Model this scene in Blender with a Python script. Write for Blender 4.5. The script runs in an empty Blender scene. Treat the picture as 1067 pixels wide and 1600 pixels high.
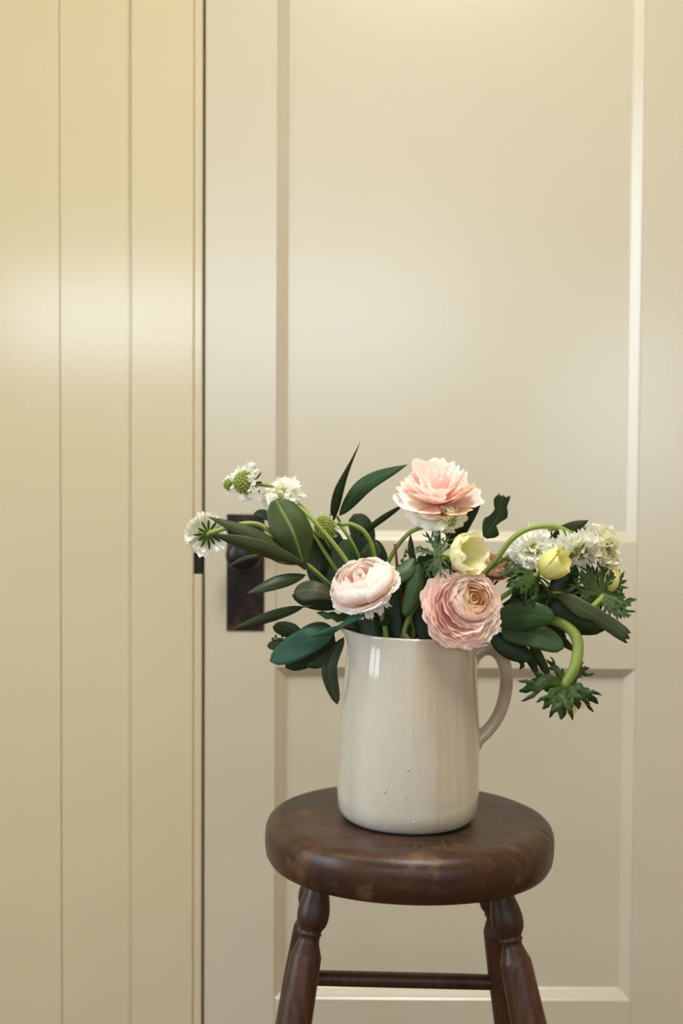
import bpy, math, random
from mathutils import Vector, Matrix

random.seed(7)
sc = bpy.context.scene
COL = sc.collection
V = Vector

# ------------------------------------------------------------------ camera
F = 2000.0                                    # focal length in pixels of the 1067x1600 frame
CAM = V((0.0, 0.0, 1.05))
PITCH = math.radians(2.3)
ROLL = math.radians(0.35)
fwd = V((0, math.cos(PITCH), -math.sin(PITCH)))
rt0 = V((1, 0, 0)); up0 = rt0.cross(fwd)
RT = rt0 * math.cos(ROLL) + up0 * math.sin(ROLL)
UP = up0 * math.cos(ROLL) - rt0 * math.sin(ROLL)
cd = bpy.data.cameras.new('camera')
cam = bpy.data.objects.new('camera', cd); COL.objects.link(cam)
cam.matrix_world = Matrix(((RT.x, UP.x, -fwd.x, CAM.x), (RT.y, UP.y, -fwd.y, CAM.y), (RT.z, UP.z, -fwd.z, CAM.z), (0, 0, 0, 1)))
cd.sensor_fit = 'VERTICAL'; cd.sensor_height = 36.0
cd.lens = F / 1600 * 36.0
cd.clip_start = 0.05
cd.dof.use_dof = True; cd.dof.focus_distance = 1.41; cd.dof.aperture_fstop = 4.5
sc.camera = cam

# ------------------------------------------------------------------ daylight
w = bpy.data.worlds.new('daylight'); sc.world = w; w.use_nodes = True
nt = w.node_tree; nt.nodes.clear()
wo = nt.nodes.new('ShaderNodeOutputWorld'); bg = nt.nodes.new('ShaderNodeBackground')
tc = nt.nodes.new('ShaderNodeTexCoord'); sx = nt.nodes.new('ShaderNodeSeparateXYZ'); rp = nt.nodes.new('ShaderNodeValToRGB')
mp = nt.nodes.new('ShaderNodeMapRange'); mp.inputs[1].default_value = -0.3; mp.inputs[2].default_value = 0.3
nt.links.new(tc.outputs['Generated'], sx.inputs[0]); nt.links.new(sx.outputs[2], mp.inputs[0])
nt.links.new(mp.outputs[0], rp.inputs[0])
rp.color_ramp.elements[0].color = (0.30, 0.27, 0.19, 1); rp.color_ramp.elements[0].position = 0.42   # garden below the horizon
rp.color_ramp.elements[1].color = (0.74, 0.89, 1.05, 1); rp.color_ramp.elements[1].position = 0.55    # overcast sky
nt.links.new(rp.outputs[0], bg.inputs[0]); bg.inputs[1].default_value = 25.0
nt.links.new(bg.outputs[0], wo.inputs[0])

sc.view_settings.view_transform = 'Standard'; sc.view_settings.look = 'None'
sc.view_settings.gamma = 1.0; sc.view_settings.use_curve_mapping = False
sc.view_settings.exposure = -1.18
sc.cycles.max_bounces = 10; sc.cycles.diffuse_bounces = 6

def portal(name, loc, rot, sx_, sy_):
    l = bpy.data.lights.new(name, 'AREA'); l.shape = 'RECTANGLE'; l.size = sx_; l.size_y = sy_
    l.cycles.is_portal = True
    o = bpy.data.objects.new(name, l); COL.objects.link(o); o.location = loc; o.rotation_euler = rot

def added_top_light(name, loc, energy, col, size):
    l = bpy.data.lights.new(name, 'AREA'); l.shape = 'DISK'; l.size = size; l.energy = energy; l.color = col
    o = bpy.data.objects.new(name, l); COL.objects.link(o); o.location = loc

ROOM = dict(x0=-2.3, x1=1.9, y0=-2.2, y1=2.085, z1=2.65)
W_LEFT = (-0.02, 1.02, 0.70, 2.45)            # window in the left wall: y0 y1 z0 z1
W_REAR = (-1.75, 0.65, 1.52, 1.98)            # high window behind the camera: x0 x1 z0 z1
W_REAR2 = (1.15, 1.75, 0.90, 1.75)
portal('daylight_portal', (ROOM['x0'] - .08, (W_LEFT[0] + W_LEFT[1]) / 2, (W_LEFT[2] + W_LEFT[3]) / 2), (0, math.radians(-90), 0), W_LEFT[3] - W_LEFT[2], W_LEFT[1] - W_LEFT[0])
for wr in (W_REAR, W_REAR2):
    portal('daylight_portal', ((wr[0] + wr[1]) / 2, ROOM['y0'] - .08, (wr[2] + wr[3]) / 2), (math.radians(90), 0, 0), wr[1] - wr[0], wr[3] - wr[2])
added_top_light('added_top_light', (0.25, 0.86, 2.63), 84.0, (1.0, 0.97, 0.91), 0.7)  # unseen light added overhead to brighten the top of the door
added_top_light('added_top_light', (-1.15, 1.15, 2.63), 20.0, (1.0, 0.90, 0.58), 0.5)  # unseen yellowish light added to warm the upper left boards

# ------------------------------------------------------------------ helpers
def P(px, py, Y):
    """world point seen at photo pixel (px,py) at distance Y from the camera along world y"""
    d = fwd + RT * ((px - 533.5) / F) - UP * ((py - 800) / F)
    return CAM + d * (Y / d.y)

def srgb(r, g, b):
    f = lambda c: (c / 255) / 12.92 if c / 255 <= 0.04045 else ((c / 255 + 0.055) / 1.055) ** 2.4
    return (f(r), f(g), f(b), 1)

def mesh_obj(name, verts, faces, mat, parent=None, smooth=True, attrs=None, origin=None):
    o0 = V(origin) if origin is not None else (V(parent['_o']) if parent is not None else V((0, 0, 0)))
    m = bpy.data.meshes.new(name)
    m.from_pydata([tuple(V(v) - o0) for v in verts], [], faces)
    if smooth: m.polygons.foreach_set('use_smooth', [True] * len(m.polygons))
    for k, vals in (attrs or {}).items():
        a = m.attributes.new(k, 'FLOAT', 'POINT'); a.data.foreach_set('value', vals)
    m.materials.append(mat); m.update()
    o = bpy.data.objects.new(name, m); COL.objects.link(o)
    if parent is not None:
        o.parent = parent
        o.location = o0 - V(parent['_o'])
    else:
        o.location = o0
    o['_o'] = tuple(o0)
    return o

def thing(name, label, cat, base, group=None):
    o = bpy.data.objects.new(name, None); COL.objects.link(o); o.location = base; o['_o'] = tuple(base)
    o.empty_display_size = 0.02
    o['label'] = label; o['category'] = cat
    if group: o['group'] = group
    return o

def structure(name, label=None):
    o = bpy.data.objects.new(name, None); COL.objects.link(o); o['kind'] = 'structure'; o['_o'] = (0, 0, 0)
    o.empty_display_size = 0.05
    if label: o['label'] = label
    return o

def box(x0, x1, y0, y1, z0, z1, bev=0.0):
    """box with chamfered front edges (front = -y) when bev > 0"""
    b = bev
    v = [(x0 + b, y0, z0 + b), (x1 - b, y0, z0 + b), (x1 - b, y0, z1 - b), (x0 + b, y0, z1 - b),
         (x0, y0 + b, z0), (x1, y0 + b, z0), (x1, y0 + b, z1), (x0, y0 + b, z1),
         (x0, y1, z0), (x1, y1, z0), (x1, y1, z1), (x0, y1, z1)]
    f = [(0, 1, 2, 3)]
    for k in range(4):
        n = (k + 1) % 4
        f.append((k, k + 4, n + 4, n)); f.append((k + 4, k + 8, n + 8, n + 4))
    f.append((11, 10, 9, 8))
    return v, f

def merge(*vf):
    V_, F_ = [], []
    for v, f in vf:
        n = len(V_); V_ += list(v); F_ += [tuple(i + n for i in q) for q in f]
    return V_, F_

def part_box(name, x0, x1, y0, y1, z0, z1, mat, parent, bev=0.0):
    v, f = box(x0, x1, y0, y1, z0, z1, bev)
    return mesh_obj(name, v, f, mat, parent, smooth=False)

def grid_faces(nu, nv, closed_v=False):
    f = []
    for i in range(nu - 1):
        for j in range(nv if closed_v else nv - 1):
            j2 = (j + 1) % nv
            f.append((i * nv + j, i * nv + j2, (i + 1) * nv + j2, (i + 1) * nv + j))
    return f

def spline(pts, n):
    """Catmull-Rom through the points, n samples"""
    p = [V(q) for q in pts]
    if len(p) == 2: return [p[0].lerp(p[1], k / (n - 1)) for k in range(n)]
    p = [p[0] * 2 - p[1]] + p + [p[-1] * 2 - p[-2]]
    out = []; seg = len(p) - 3
    for k in range(n):
        u = k / (n - 1) * seg; i = min(int(u), seg - 1); t = u - i
        a, b, c, d = p[i:i + 4]
        out.append(0.5 * ((2 * b) + (c - a) * t + (2 * a - 5 * b + 4 * c - d) * t * t + (3 * b - a - 3 * c + d) * t ** 3))
    return out

def tube(pts, radii, n=14, sides=8, flat=1.0, cap=True):
    c = spline(pts, n)
    if not isinstance(radii, (list, tuple)): radii = [radii, radii]
    vs = []; ref = V((0.13, -0.9, 0.31)).normalized()
    prev = None
    for k in range(n):
        t = (c[min(k + 1, n - 1)] - c[max(k - 1, 0)]).normalized()
        a = prev if prev is not None else ref
        a = a - t * a.dot(t)
        if a.length < 1e-4: a = V((1, 0, 0)) - t * t.x
        a.normalize(); prev = a; b = t.cross(a)
        u = k / (n - 1) * (len(radii) - 1); i = min(int(u), len(radii) - 2); r = radii[i] + (radii[i + 1] - radii[i]) * (u - i)
        for s in range(sides):
            q = 2 * math.pi * s / sides
            vs.append(c[k] + a * math.cos(q) * r * flat + b * math.sin(q) * r)
    f = grid_faces(n, sides, True)
    if cap:
        f.append(tuple(range(sides - 1, -1, -1))); f.append(tuple((n - 1) * sides + s for s in range(sides)))
    return vs, f

def lathe(prof, n=64, closed=False):
    """prof: list of (r,z); returns verts, faces around z"""
    vs = []
    for r, z in prof:
        for k in range(n):
            a = 2 * math.pi * k / n; vs.append((r * math.cos(a), r * math.sin(a), z))
    return vs, grid_faces(len(prof), n, True)

def basis(A):
    A = V(A).normalized()
    X = V((0, 0, 1)).cross(A)
    if X.length < 1e-3: X = V((1, 0, 0))
    X.normalize(); Y = A.cross(X)
    return X, Y, A

def face_dir(right, up, toward):
    return V((right, -toward, up)).normalized()

# ------------------------------------------------------------------ materials
def new_mat(name):
    m = bpy.data.materials.new(name); m.use_nodes = True
    t = m.node_tree; b = t.nodes['Principled BSDF']
    return m, t, b

def N(t, kind, **kw):
    n = t.nodes.new(kind)
    for k, v in kw.items(): setattr(n, k, v)
    return n

def ramp(t, src, stops):
    r = N(t, 'ShaderNodeValToRGB'); e = r.color_ramp.elements
    while len(e) < len(stops): e.new(0.5)
    for q, (p, c) in zip(e, stops): q.position = p; q.color = c
    t.links.new(src, r.inputs[0]); return r.outputs[0]

def mix(t, fac, a, b, mode='MIX'):
    m = N(t, 'ShaderNodeMix', data_type='RGBA', blend_type=mode)
    for s, i in ((fac, 0), (a, 6), (b, 7)):
        if hasattr(s, 'default_value') and not isinstance(s, (tuple, float)): t.links.new(s, m.inputs[i])
        else: m.inputs[i].default_value = s
    return m.outputs[2]

def noise(t, scale, detail=3.0, rough=0.5, vec=None, dist=0.0):
    n = N(t, 'ShaderNodeTexNoise'); n.inputs['Scale'].default_value = scale; n.inputs['Detail'].default_value = detail
    n.inputs['Roughness'].default_value = rough; n.inputs['Distortion'].default_value = dist
    if vec is not None: t.links.new(vec, n.inputs['Vector'])
    return n.outputs['Fac']

def coords(t, scale=(1, 1, 1), kind='Object'):
    c = N(t, 'ShaderNodeTexCoord'); m = N(t, 'ShaderNodeMapping'); m.inputs['Scale'].default_value = scale
    t.links.new(c.outputs[kind], m.inputs[0]); return m.outputs[0]

def bump(t, b, h, strength, dist=0.001):
    n = N(t, 'ShaderNodeBump'); n.inputs['Strength'].default_value = strength; n.inputs['Distance'].default_value = dist
    t.links.new(h, n.inputs['Height']); t.links.new(n.outputs[0], b.inputs['Normal'])

def paint(name, col, rough, spec=0.5):
    m, t, b = new_mat(name)
    c = coords(t)
    n = noise(t, 3.0, 4.0, 0.6, c)
    dark = tuple(x * 0.95 for x in col[:3]) + (1,)
    t.links.new(mix(t, n, dark, col), b.inputs['Base Color'])
    b.inputs['Roughness'].default_value = rough; b.inputs['Specular IOR Level'].default_value = spec
    c2 = coords(t, (160, 160, 14))
    bump(t, b, noise(t, 1.0, 2.0, 0.5, c2), 0.06, 0.0006)
    return m

M_wall = paint('cream_board_paint', (0.575, 0.505, 0.335, 1), 0.16, 0.5)
M_door = paint('cream_door_paint', (0.545, 0.50, 0.380, 1), 0.26, 0.85)
M_white = paint('white_ceiling_paint', (0.84, 0.81, 0.72, 1), 0.6)
M_tan = paint('tan_room_paint', (0.64, 0.52, 0.35, 1), 0.6)
M_room = paint('cream_room_paint', (0.80, 0.75, 0.64, 1), 0.5)

def wood(name, c_dark, c_mid, c_worn, grain, worn=0.5, rough=0.36, worn_scale=9.0):
    m, t, b = new_mat(name)
    g = noise(t, 1.0, 5.0, 0.65, coords(t, grain))
    p = noise(t, worn_scale, 6.0, 0.7, coords(t, (1, 1, 1)))
    base = ramp(t, g, [(0.28, c_dark), (0.72, c_mid)])
    wf = ramp(t, p, [(worn, (0, 0, 0, 1)), (worn + 0.22, (0.55, 0.55, 0.55, 1))])
    col = mix(t, wf, base, c_worn)
    sp = noise(t, 130.0, 2.0, 0.5, coords(t, (1, .35, 1)))
    col = mix(t, ramp(t, sp, [(0.70, (0, 0, 0, 1)), (0.80, (0.2, 0.2, 0.2, 1))]), col, c_worn)
    st = noise(t, 7.0, 4.0, 0.6, coords(t))
    col = mix(t, ramp(t, st, [(0.50, (0, 0, 0, 1)), (0.70, (0.75, 0.75, 0.75, 1))]), col, tuple(x * .45 for x in c_dark[:3]) + (1,))
    b.inputs['Specular IOR Level'].default_value = 0.40
    sc_ = noise(t, 1.0, 2.0, 0.5, coords(t, (420, 30, 420)), 0.4)
    col = mix(t, ramp(t, sc_, [(0.66, (0, 0, 0, 1)), (0.74, (0.32, 0.32, 0.32, 1))]), col, c_worn)
    t.links.new(col, b.inputs['Base Color'])
    rr = N(t, 'ShaderNodeMapRange'); rr.inputs[3].default_value = rough - 0.08; rr.inputs[4].default_value = rough + 0.22
    t.links.new(p, rr.inputs[0]); t.links.new(rr.outputs[0], b.inputs['Roughness'])
    bump(t, b, g, 0.35, 0.0006)
    return m

M_seat = wood('worn_dark_seat_wood', srgb(38, 22, 13), srgb(72, 45, 28), srgb(136, 100, 64), (9, 70, 70), 0.55, 0.31, 22.0)
M_leg = wood('dark_turned_leg_wood', srgb(38, 21, 13), srgb(82, 50, 32), srgb(110, 72, 46), (150, 150, 9), 0.62, 0.34)
M_floor = wood('brown_floor_wood', srgb(96, 66, 42), srgb(140, 100, 64), srgb(150, 112, 76), (30, 2, 30), 0.6, 0.4)

# jug glaze
M_jug, t, b = new_mat('pale_grey_stoneware_glaze')
n1 = noise(t, 16.0, 4.0, 0.6, coords(t, (1, 1, 0.35)))
col = ramp(t, n1, [(0.3, srgb(190, 184, 168)), (0.7, srgb(204, 198, 184))])
vb = noise(t, 1.0, 3.0, 0.6, coords(t, (38, 38, 2.2)))
col = mix(t, ramp(t, vb, [(0.50, (0, 0, 0, 1)), (0.66, (0.55, 0.55, 0.55, 1))]), col, srgb(186, 166, 136))
fg = noise(t, 900.0, 2.0, 0.7, coords(t))
col = mix(t, ramp(t, fg, [(0.42, (0.16, 0.16, 0.16, 1)), (0.58, (0, 0, 0, 1))]), col, srgb(120, 112, 96))
spk = noise(t, 420.0, 1.0, 0.5, coords(t))
col = mix(t, ramp(t, spk, [(0.25, (0.5, 0.5, 0.5, 1)), (0.32, (0, 0, 0, 1))]), col, srgb(184, 174, 154))
t.links.new(col, b.inputs['Base Color'])
b.inputs['Roughness'].default_value = 0.05; b.inputs['Specular IOR Level'].default_value = 0.6
bump(t, b, noise(t, 40.0, 2.0, 0.5, coords(t, (1, 1, .5))), 0.03, 0.0008)
b.inputs['Coat Weight'].default_value = 0.3; b.inputs['Coat Roughness'].default_value = 0.05

M_jugh, t, b = new_mat('brownish_handle_glaze')
n1 = noise(t, 30.0, 4.0, 0.6, coords(t))
t.links.new(ramp(t, n1, [(0.3, srgb(172, 158, 134)), (0.7, srgb(190, 178, 156))]), b.inputs['Base Color'])
b.inputs['Roughness'].default_value = 0.12

M_iron, t, b = new_mat('dark_rusted_lock_metal')
n1 = noise(t, 38.0, 4.0, 0.6, coords(t))
t.links.new(ramp(t, n1, [(0.50, srgb(16, 11, 9)), (0.68, srgb(88, 44, 22))]), b.inputs['Base Color'])
b.inputs['Roughness'].default_value = 0.45; b.inputs['Metallic'].default_value = 0.3
M_knob, t, b = new_mat('black_knob_metal')
b.inputs['Base Color'].default_value = srgb(22, 16, 13); b.inputs['Roughness'].default_value = 0.35; b.inputs['Metallic'].default_value = 0.2
M_dark, t, b = new_mat('dark_gap')
b.inputs['Base Color'].default_value = srgb(40, 32, 22); b.inputs['Roughness'].default_value = 0.9

def plant_mat(name, c_base, c_tip, trans=0.3, rough=0.5, attr='along', stops=(0.1, 0.9), mid=None, spec=0.3, vary=0.12, nscale=60.0, spots=None, edge=None):
    """colour runs along the piece from base to tip; optional pale midrib; thin so part of the light passes"""
    m, t, b = new_mat(name)
    a = N(t, 'ShaderNodeAttribute', attribute_name=attr)
    col = ramp(t, a.outputs['Fac'], [(stops[0], c_base), (stops[1], c_tip)])
    if edge is not None:
        col = mix(t, ramp(t, a.outputs['Fac'], [(0.90, (0, 0, 0, 1)), (1.0, (0.8, 0.8, 0.8, 1))]), col, edge)
    if spots is not None:
        s = noise(t, 45.0, 3.0, 0.6, coords(t))
        col = mix(t, ramp(t, s, [(0.58, (0, 0, 0, 1)), (0.68, (0.85, 0.85, 0.85, 1))]), col, spots)
    oi = N(t, 'ShaderNodeObjectInfo')
    hsv = N(t, 'ShaderNodeHueSaturation')
    r = N(t, 'ShaderNodeMapRange'); r.inputs[3].default_value = 1 - vary; r.inputs[4].default_value = 1 + vary
    t.links.new(oi.outputs['Random'], r.inputs[0]); t.links.new(r.outputs[0], hsv.inputs['Value'])
    t.links.new(col, hsv.inputs['Color']); col = hsv.outputs[0]
    nz = noise(t, nscale, 3.0, 0.5, coords(t))
    col = mix(t, ramp(t, nz, [(0.35, (0.35, 0.35, 0.35, 1)), (0.65, (0, 0, 0, 1))]), col, tuple(x * 0.6 for x in c_base[:3]) + (1,)) if mid is not None else col
    if mid is not None:
        am = N(t, 'ShaderNodeAttribute', attribute_name='mid')
        col = mix(t, ramp(t, am.outputs['Fac'], [(0.04, (0.75, 0.75, 0.75, 1)), (0.11, (0, 0, 0, 1))]), col, mid)
    t.links.new(col, b.inputs['Base Color'])
    b.inputs['Roughness'].default_value = rough; b.inputs['Specular IOR Level'].default_value = spec
    tr = N(t, 'ShaderNodeBsdfTranslucent'); mx = N(t, 'ShaderNodeMixShader'); mx.inputs[0].default_value = trans
    t.links.new(col, tr.inputs[0]); t.links.new(b.outputs[0], mx.inputs[1]); t.links.new(tr.outputs[0], mx.inputs[2])
    t.links.new(mx.outputs[0], t.nodes['Material Output'].inputs[0])
    return m

M_leaf = plant_mat('dark_green_leaf', srgb(44, 58, 30), srgb(46, 62, 32), 0.12, 0.42, mid=srgb(70, 86, 46), spec=0.4)
M_oval = plant_mat('large_oval_leaf', srgb(58, 76, 30), srgb(58, 76, 32), 0.14, 0.5, mid=srgb(126, 146, 74), spec=0.35)
M_leafb = plant_mat('mid_green_leaf', srgb(48, 76, 36), srgb(54, 84, 40), 0.15, 0.45, mid=srgb(62, 94, 58), spec=0.4)
M_deep = plant_mat('deep_green_leaf', srgb(32, 46, 20), srgb(38, 54, 24), 0.12, 0.5, mid=srgb(44, 62, 34), spec=0.3)
M_teal = plant_mat('blue_green_leaf', srgb(44, 88, 72), srgb(50, 96, 76), 0.15, 0.45, mid=srgb(56, 102, 82), spec=0.4)
M_olive = plant_mat('dull_olive_leaf', srgb(70, 74, 50), srgb(66, 70, 46), 0.12, 0.5, mid=srgb(90, 94, 64), spec=0.3)
M_grey = plant_mat('grey_green_leaf', srgb(64, 74, 40), srgb(58, 68, 36), 0.1, 0.5, mid=srgb(78, 84, 60), spec=0.3)
M_stem = plant_mat('fresh_green_stem', srgb(104, 122, 52), srgb(132, 150, 70), 0.0, 0.45)
M_pstem = plant_mat('pale_green_stem', srgb(120, 150, 110), srgb(150, 176, 142), 0.0, 0.45)
M_dstem = plant_mat('dark_green_stem', srgb(58, 66, 32), srgb(76, 86, 42), 0.0, 0.5)
M_rstem = plant_mat('red_brown_stem', srgb(70, 34, 24), srgb(104, 56, 40), 0.0, 0.5)
M_bract = plant_mat('dark_green_bract', srgb(56, 74, 34), srgb(44, 62, 32), 0.15, 0.5)
M_ruff = plant_mat('green_ruff_bract', srgb(62, 86, 34), srgb(38, 60, 28), 0.15, 0.5)
M_seed = plant_mat('green_seed_bud', srgb(142, 156, 72), srgb(172, 182, 96), 0.1, 0.5)
M_white_p = plant_mat('white_floret', srgb(236, 236, 204), srgb(254, 253, 246), 0.40, 0.6, vary=0.04)
M_cream_p = plant_mat('cream_floret', srgb(222, 224, 160), srgb(250, 248, 224), 0.40, 0.6, vary=0.04)
M_pink = plant_mat('pink_petal', srgb(253, 200, 188), srgb(255, 238, 230), 0.38, 0.6, vary=0.03, stops=(0.35, 0.86), edge=srgb(254, 236, 222))
M_pinkc = plant_mat('peach_inner_petal', srgb(252, 208, 158), srgb(255, 230, 198), 0.42, 0.6, vary=0.02, stops=(0.3, 0.9), edge=srgb(254, 236, 214))
M_blush = plant_mat('blush_petal', srgb(253, 218, 196), srgb(255, 249, 243), 0.40, 0.6, vary=0.02, stops=(0.45, 0.88), edge=srgb(255, 248, 240))
M_faded = plant_mat('faded_pink_petal', srgb(253, 212, 198), srgb(255, 243, 236), 0.38, 0.6, vary=0.04, stops=(0.2, 0.8), edge=srgb(255, 238, 230))
M_brownp = plant_mat('withered_brown_petal', srgb(214, 140, 66), srgb(248, 222, 184), 0.25, 0.65, vary=0.08)
M_peach = plant_mat('dry_peach_petal', srgb(180, 130, 96), srgb(240, 204, 170), 0.25, 0.65, vary=0.08)
M_yellow = plant_mat('pale_yellow_petal', srgb(206, 206, 92), srgb(242, 236, 160), 0.3, 0.5, vary=0.04)
M_lemon = plant_mat('lemon_white_petal', srgb(222, 218, 112), srgb(248, 244, 206), 0.32, 0.5, vary=0.03)
M_eye = plant_mat('green_flower_eye', srgb(110, 116, 40), srgb(150, 150, 70), 0.0, 0.6)

# ------------------------------------------------------------------ the setting
YD = 2.055                                     # front face of the door
def X(px, Y=YD, py=760): return P(px, py, Y).x
def Z(py, Y=YD, px=700): return P(px, py, Y).z

fl = mesh_obj('floor', *box(ROOM['x0'], ROOM['x1'], ROOM['y0'], 2.3, -0.1, 0.0), M_floor, smooth=False); fl['kind'] = 'structure'
ce = mesh_obj('ceiling', *box(ROOM['x0'] - .2, ROOM['x1'] + .2, ROOM['y0'] - .2, 2.3, ROOM['z1'], ROOM['z1'] + .1), M_white, smooth=False); ce['kind'] = 'structure'

xc0 = X(206); xc1 = X(303); xcrack0 = X(316.3); xcrack1 = X(319.6)
door_w = 0.815
dx0 = xcrack1; dx1 = dx0 + door_w
DTOP = 2.06
jr0 = dx1 + 0.004; cr0 = jr0 + 0.016; cr1 = cr0 + (xc1 - xc0)

wb = structure('wall_back')
xj = X(93)
def board(x0, x1, z0=0.0, z1=ROOM['z1'], y=2.062):
    return part_box('board', x0, x1, y, 2.16, z0, z1, M_wall, wb, 0.0007)
board(xj + .0001, xc0 + 0.03, y=2.0622)
xb = xj - .0001; k = 0
while xb > ROOM['x0']:
    board(max(ROOM['x0'], xb - 0.245), xb, y=2.0605 + (k % 2) * .0006); xb -= 0.2456; k += 1
xb = cr1 - 0.03
while xb < ROOM['x1']:
    board(xb, min(ROOM['x1'], xb + 0.245)); xb += 0.2456
board(xc0 + .03, cr1 - .03, DTOP + .02)
part_box('backing', ROOM['x0'], ROOM['x1'], 2.165, 2.3, 0, ROOM['z1'], M_dark, wb)

# door casing and jamb
tr = structure('trim_1')
part_box('casing_board', xc0, xc1, 2.0485, 2.10, 0, DTOP + .012, M_wall, tr, 0.0018)
part_box('casing_board', cr0, cr1, 2.0485, 2.10, 0, DTOP + .012, M_wall, tr, 0.0018)
part_box('casing_board', xc0, cr1, 2.047, 2.10, DTOP + .0125, DTOP + .11, M_wall, tr, 0.003)
sz0, sz1 = Z(899), Z(866)
part_box('jamb', xc1, xcrack0, 2.0505, 2.165, 0, sz0 - .0005, M_wall, tr, 0.0015)
part_box('jamb', xc1, xcrack0, 2.0505, 2.165, sz1 + .0005, DTOP, M_wall, tr, 0.0015)
part_box('jamb', jr0, cr0, 2.0505, 2.165, 0, DTOP, M_wall, tr, 0.0015)
part_box('jamb', xc1, cr0, 2.0505, 2.165, DTOP + .003, DTOP + .02, M_wall, tr, 0.0015)
part_box('strike_plate', xc1 + .001, xcrack0, 2.0560, 2.12, sz0, sz1, M_knob, tr, 0.001)

part_box('door_stop', xcrack0 - .004, xcrack1 + .004, 2.0960, 2.12, 0.01, DTOP, M_wall, tr)
# the panelled door
door = structure('door_1')
DT = 0.04
xl1 = X(432); xr0 = X(997)
zt0 = 1.95
zlr1 = Z(846); zlr0 = Z(1044)
zbr1 = Z(1562)
part_box('stile', dx0, xl1, YD, YD + DT, 0.008, DTOP - .003, M_door, door, 0.0012)
part_box('stile', xr0 + .0003, dx1, YD, YD + DT, 0.008, DTOP - .003, M_door, door, 0.0012)
part_box('rail', xl1 + .0003, xr0, YD + .0004, YD + DT, zt0, DTOP - .003, M_door, door, 0.0004)
part_box('rail', xl1 + .0003, xr0, YD + .0004, YD + DT, zlr0, zlr1, M_door, door, 0.0004)
part_box('rail', xl1 + .0003, xr0, YD + .0004, YD + DT, 0.008, zbr1, M_door, door, 0.0004)
def panel(z0, z1):
    x0, x1 = xl1, xr0
    part_box('panel', x0 + .002, x1 - .002, YD + .0136, YD + .032, z0 + .002, z1 - .002, M_door, door)
    prof = [(0.0, 0.0006), (0.0010, 0.0016), (0.0025, 0.0026), (0.006, 0.0052), (0.010, 0.0082), (0.0138, 0.0110), (0.0165, 0.0128), (0.0170, 0.0140)]
    # four mitred moulding lengths round the panel
    cs = [(x0, z0), (x1, z0), (x1, z1), (x0, z1)]
    sg = [(1, 1), (-1, 1), (-1, -1), (1, -1)]
    for k in range(4):
        n = (k + 1) % 4; vs = []
        for d, y in prof:
            for q in (k, n):
                vs.append((cs[q][0] + sg[q][0] * d, YD + y, cs[q][1] + sg[q][1] * d))
        o = mesh_obj('panel_moulding', vs, grid_faces(len(prof), 2), M_door, door)
panel(zlr1, zt0); panel(zbr1, zlr0)

# lock plate and knob (parts of the door)
px0, px1 = X(354.5), X(413.5); pz1, pz0 = Z(803.5, px=385), Z(986, px=385)
yp = YD - 0.0025
lock = part_box('lock_plate', px0, px1, yp, YD + .001, pz0, pz1, M_iron, door, 0.0015)
lock['label'] = 'dark rusted rectangular lock plate'
pc = P(384, 864, YD); kx, kz = (px0 + px1) / 2, pc.z
def turned(prof, n=28):
    """(radius, distance out of the door)"""
    vs = []
    for r, d in prof:
        for k in range(n):
            a = 2 * math.pi * k / n; vs.append((kx + r * math.cos(a), yp - d, kz + r * math.sin(a)))
    return vs, grid_faces(len(prof), n, True)
mesh_obj('rose', *turned([(0.0225, 0), (0.0225, 0.003), (0.018, 0.006), (0.0, 0.006)]), M_knob, lock)
mesh_obj('knob', *turned([(0.009, 0.004), (0.009, 0.022), (0.014, 0.026), (0.0245, 0.032), (0.0285, 0.040), (0.027, 0.048), (0.020, 0.054), (0.010, 0.0565), (0.0, 0.057)]), M_knob, lock)
kh = P(384, 929, YD)
v, f = turned([(0.0048, 0.0003), (0.0048, 0.0012), (0.003, 0.0014), (0.0, 0.0008)], 14)
mesh_obj('keyhole', [(x, y, z + kh.z - kz) for x, y, z in v], f, M_dark, lock)
for zz in (pz0 + .010, pz1 - .010):
    v, f = turned([(0.0035, 0.0), (0.003, 0.0012), (0.0, 0.0015)], 12)
    mesh_obj('screw', [(x, y, z + zz - kz) for x, y, z in v], f, M_iron, lock)

# other walls, with the windows the light comes through
def wall_with_hole(name, axis, at, thick, a0, a1, holes):
    """wall in the plane axis=at, along the other horizontal axis a0..a1, holes: (h0,h1,z0,z1)"""
    o = structure(name)
    cuts = sorted(holes); segs = []
    cur = a0
    for h0, h1, z0, z1 in cuts:
        segs.append((cur, h0, 0, ROOM['z1'])); segs.append((h0, h1, 0, z0)); segs.append((h0, h1, z1, ROOM['z1'])); cur = h1
    segs.append((cur, a1, 0, ROOM['z1']))
    vf = []
    for s0, s1, z0, z1 in segs:
        lo, hi = min(at, at + thick), max(at, at + thick)
        vf.append(box(lo, hi, s0, s1, z0, z1) if axis == 'x' else box(s0, s1, lo, hi, z0, z1))
    v, f = merge(*vf)
    mesh_obj('plaster', v, f, M_tan if name == 'wall_right' else M_room, o, smooth=False)
wall_with_hole('wall_left', 'x', ROOM['x0'], -0.15, ROOM['y0'], 2.3, [W_LEFT])
wall_with_hole('wall_right', 'x', ROOM['x1'], 0.15, ROOM['y0'], 2.3, [])
wall_with_hole('wall_front', 'y', ROOM['y0'], -0.15, ROOM['x0'] - .15, ROOM['x1'] + .15, [W_REAR, W_REAR2])
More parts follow.
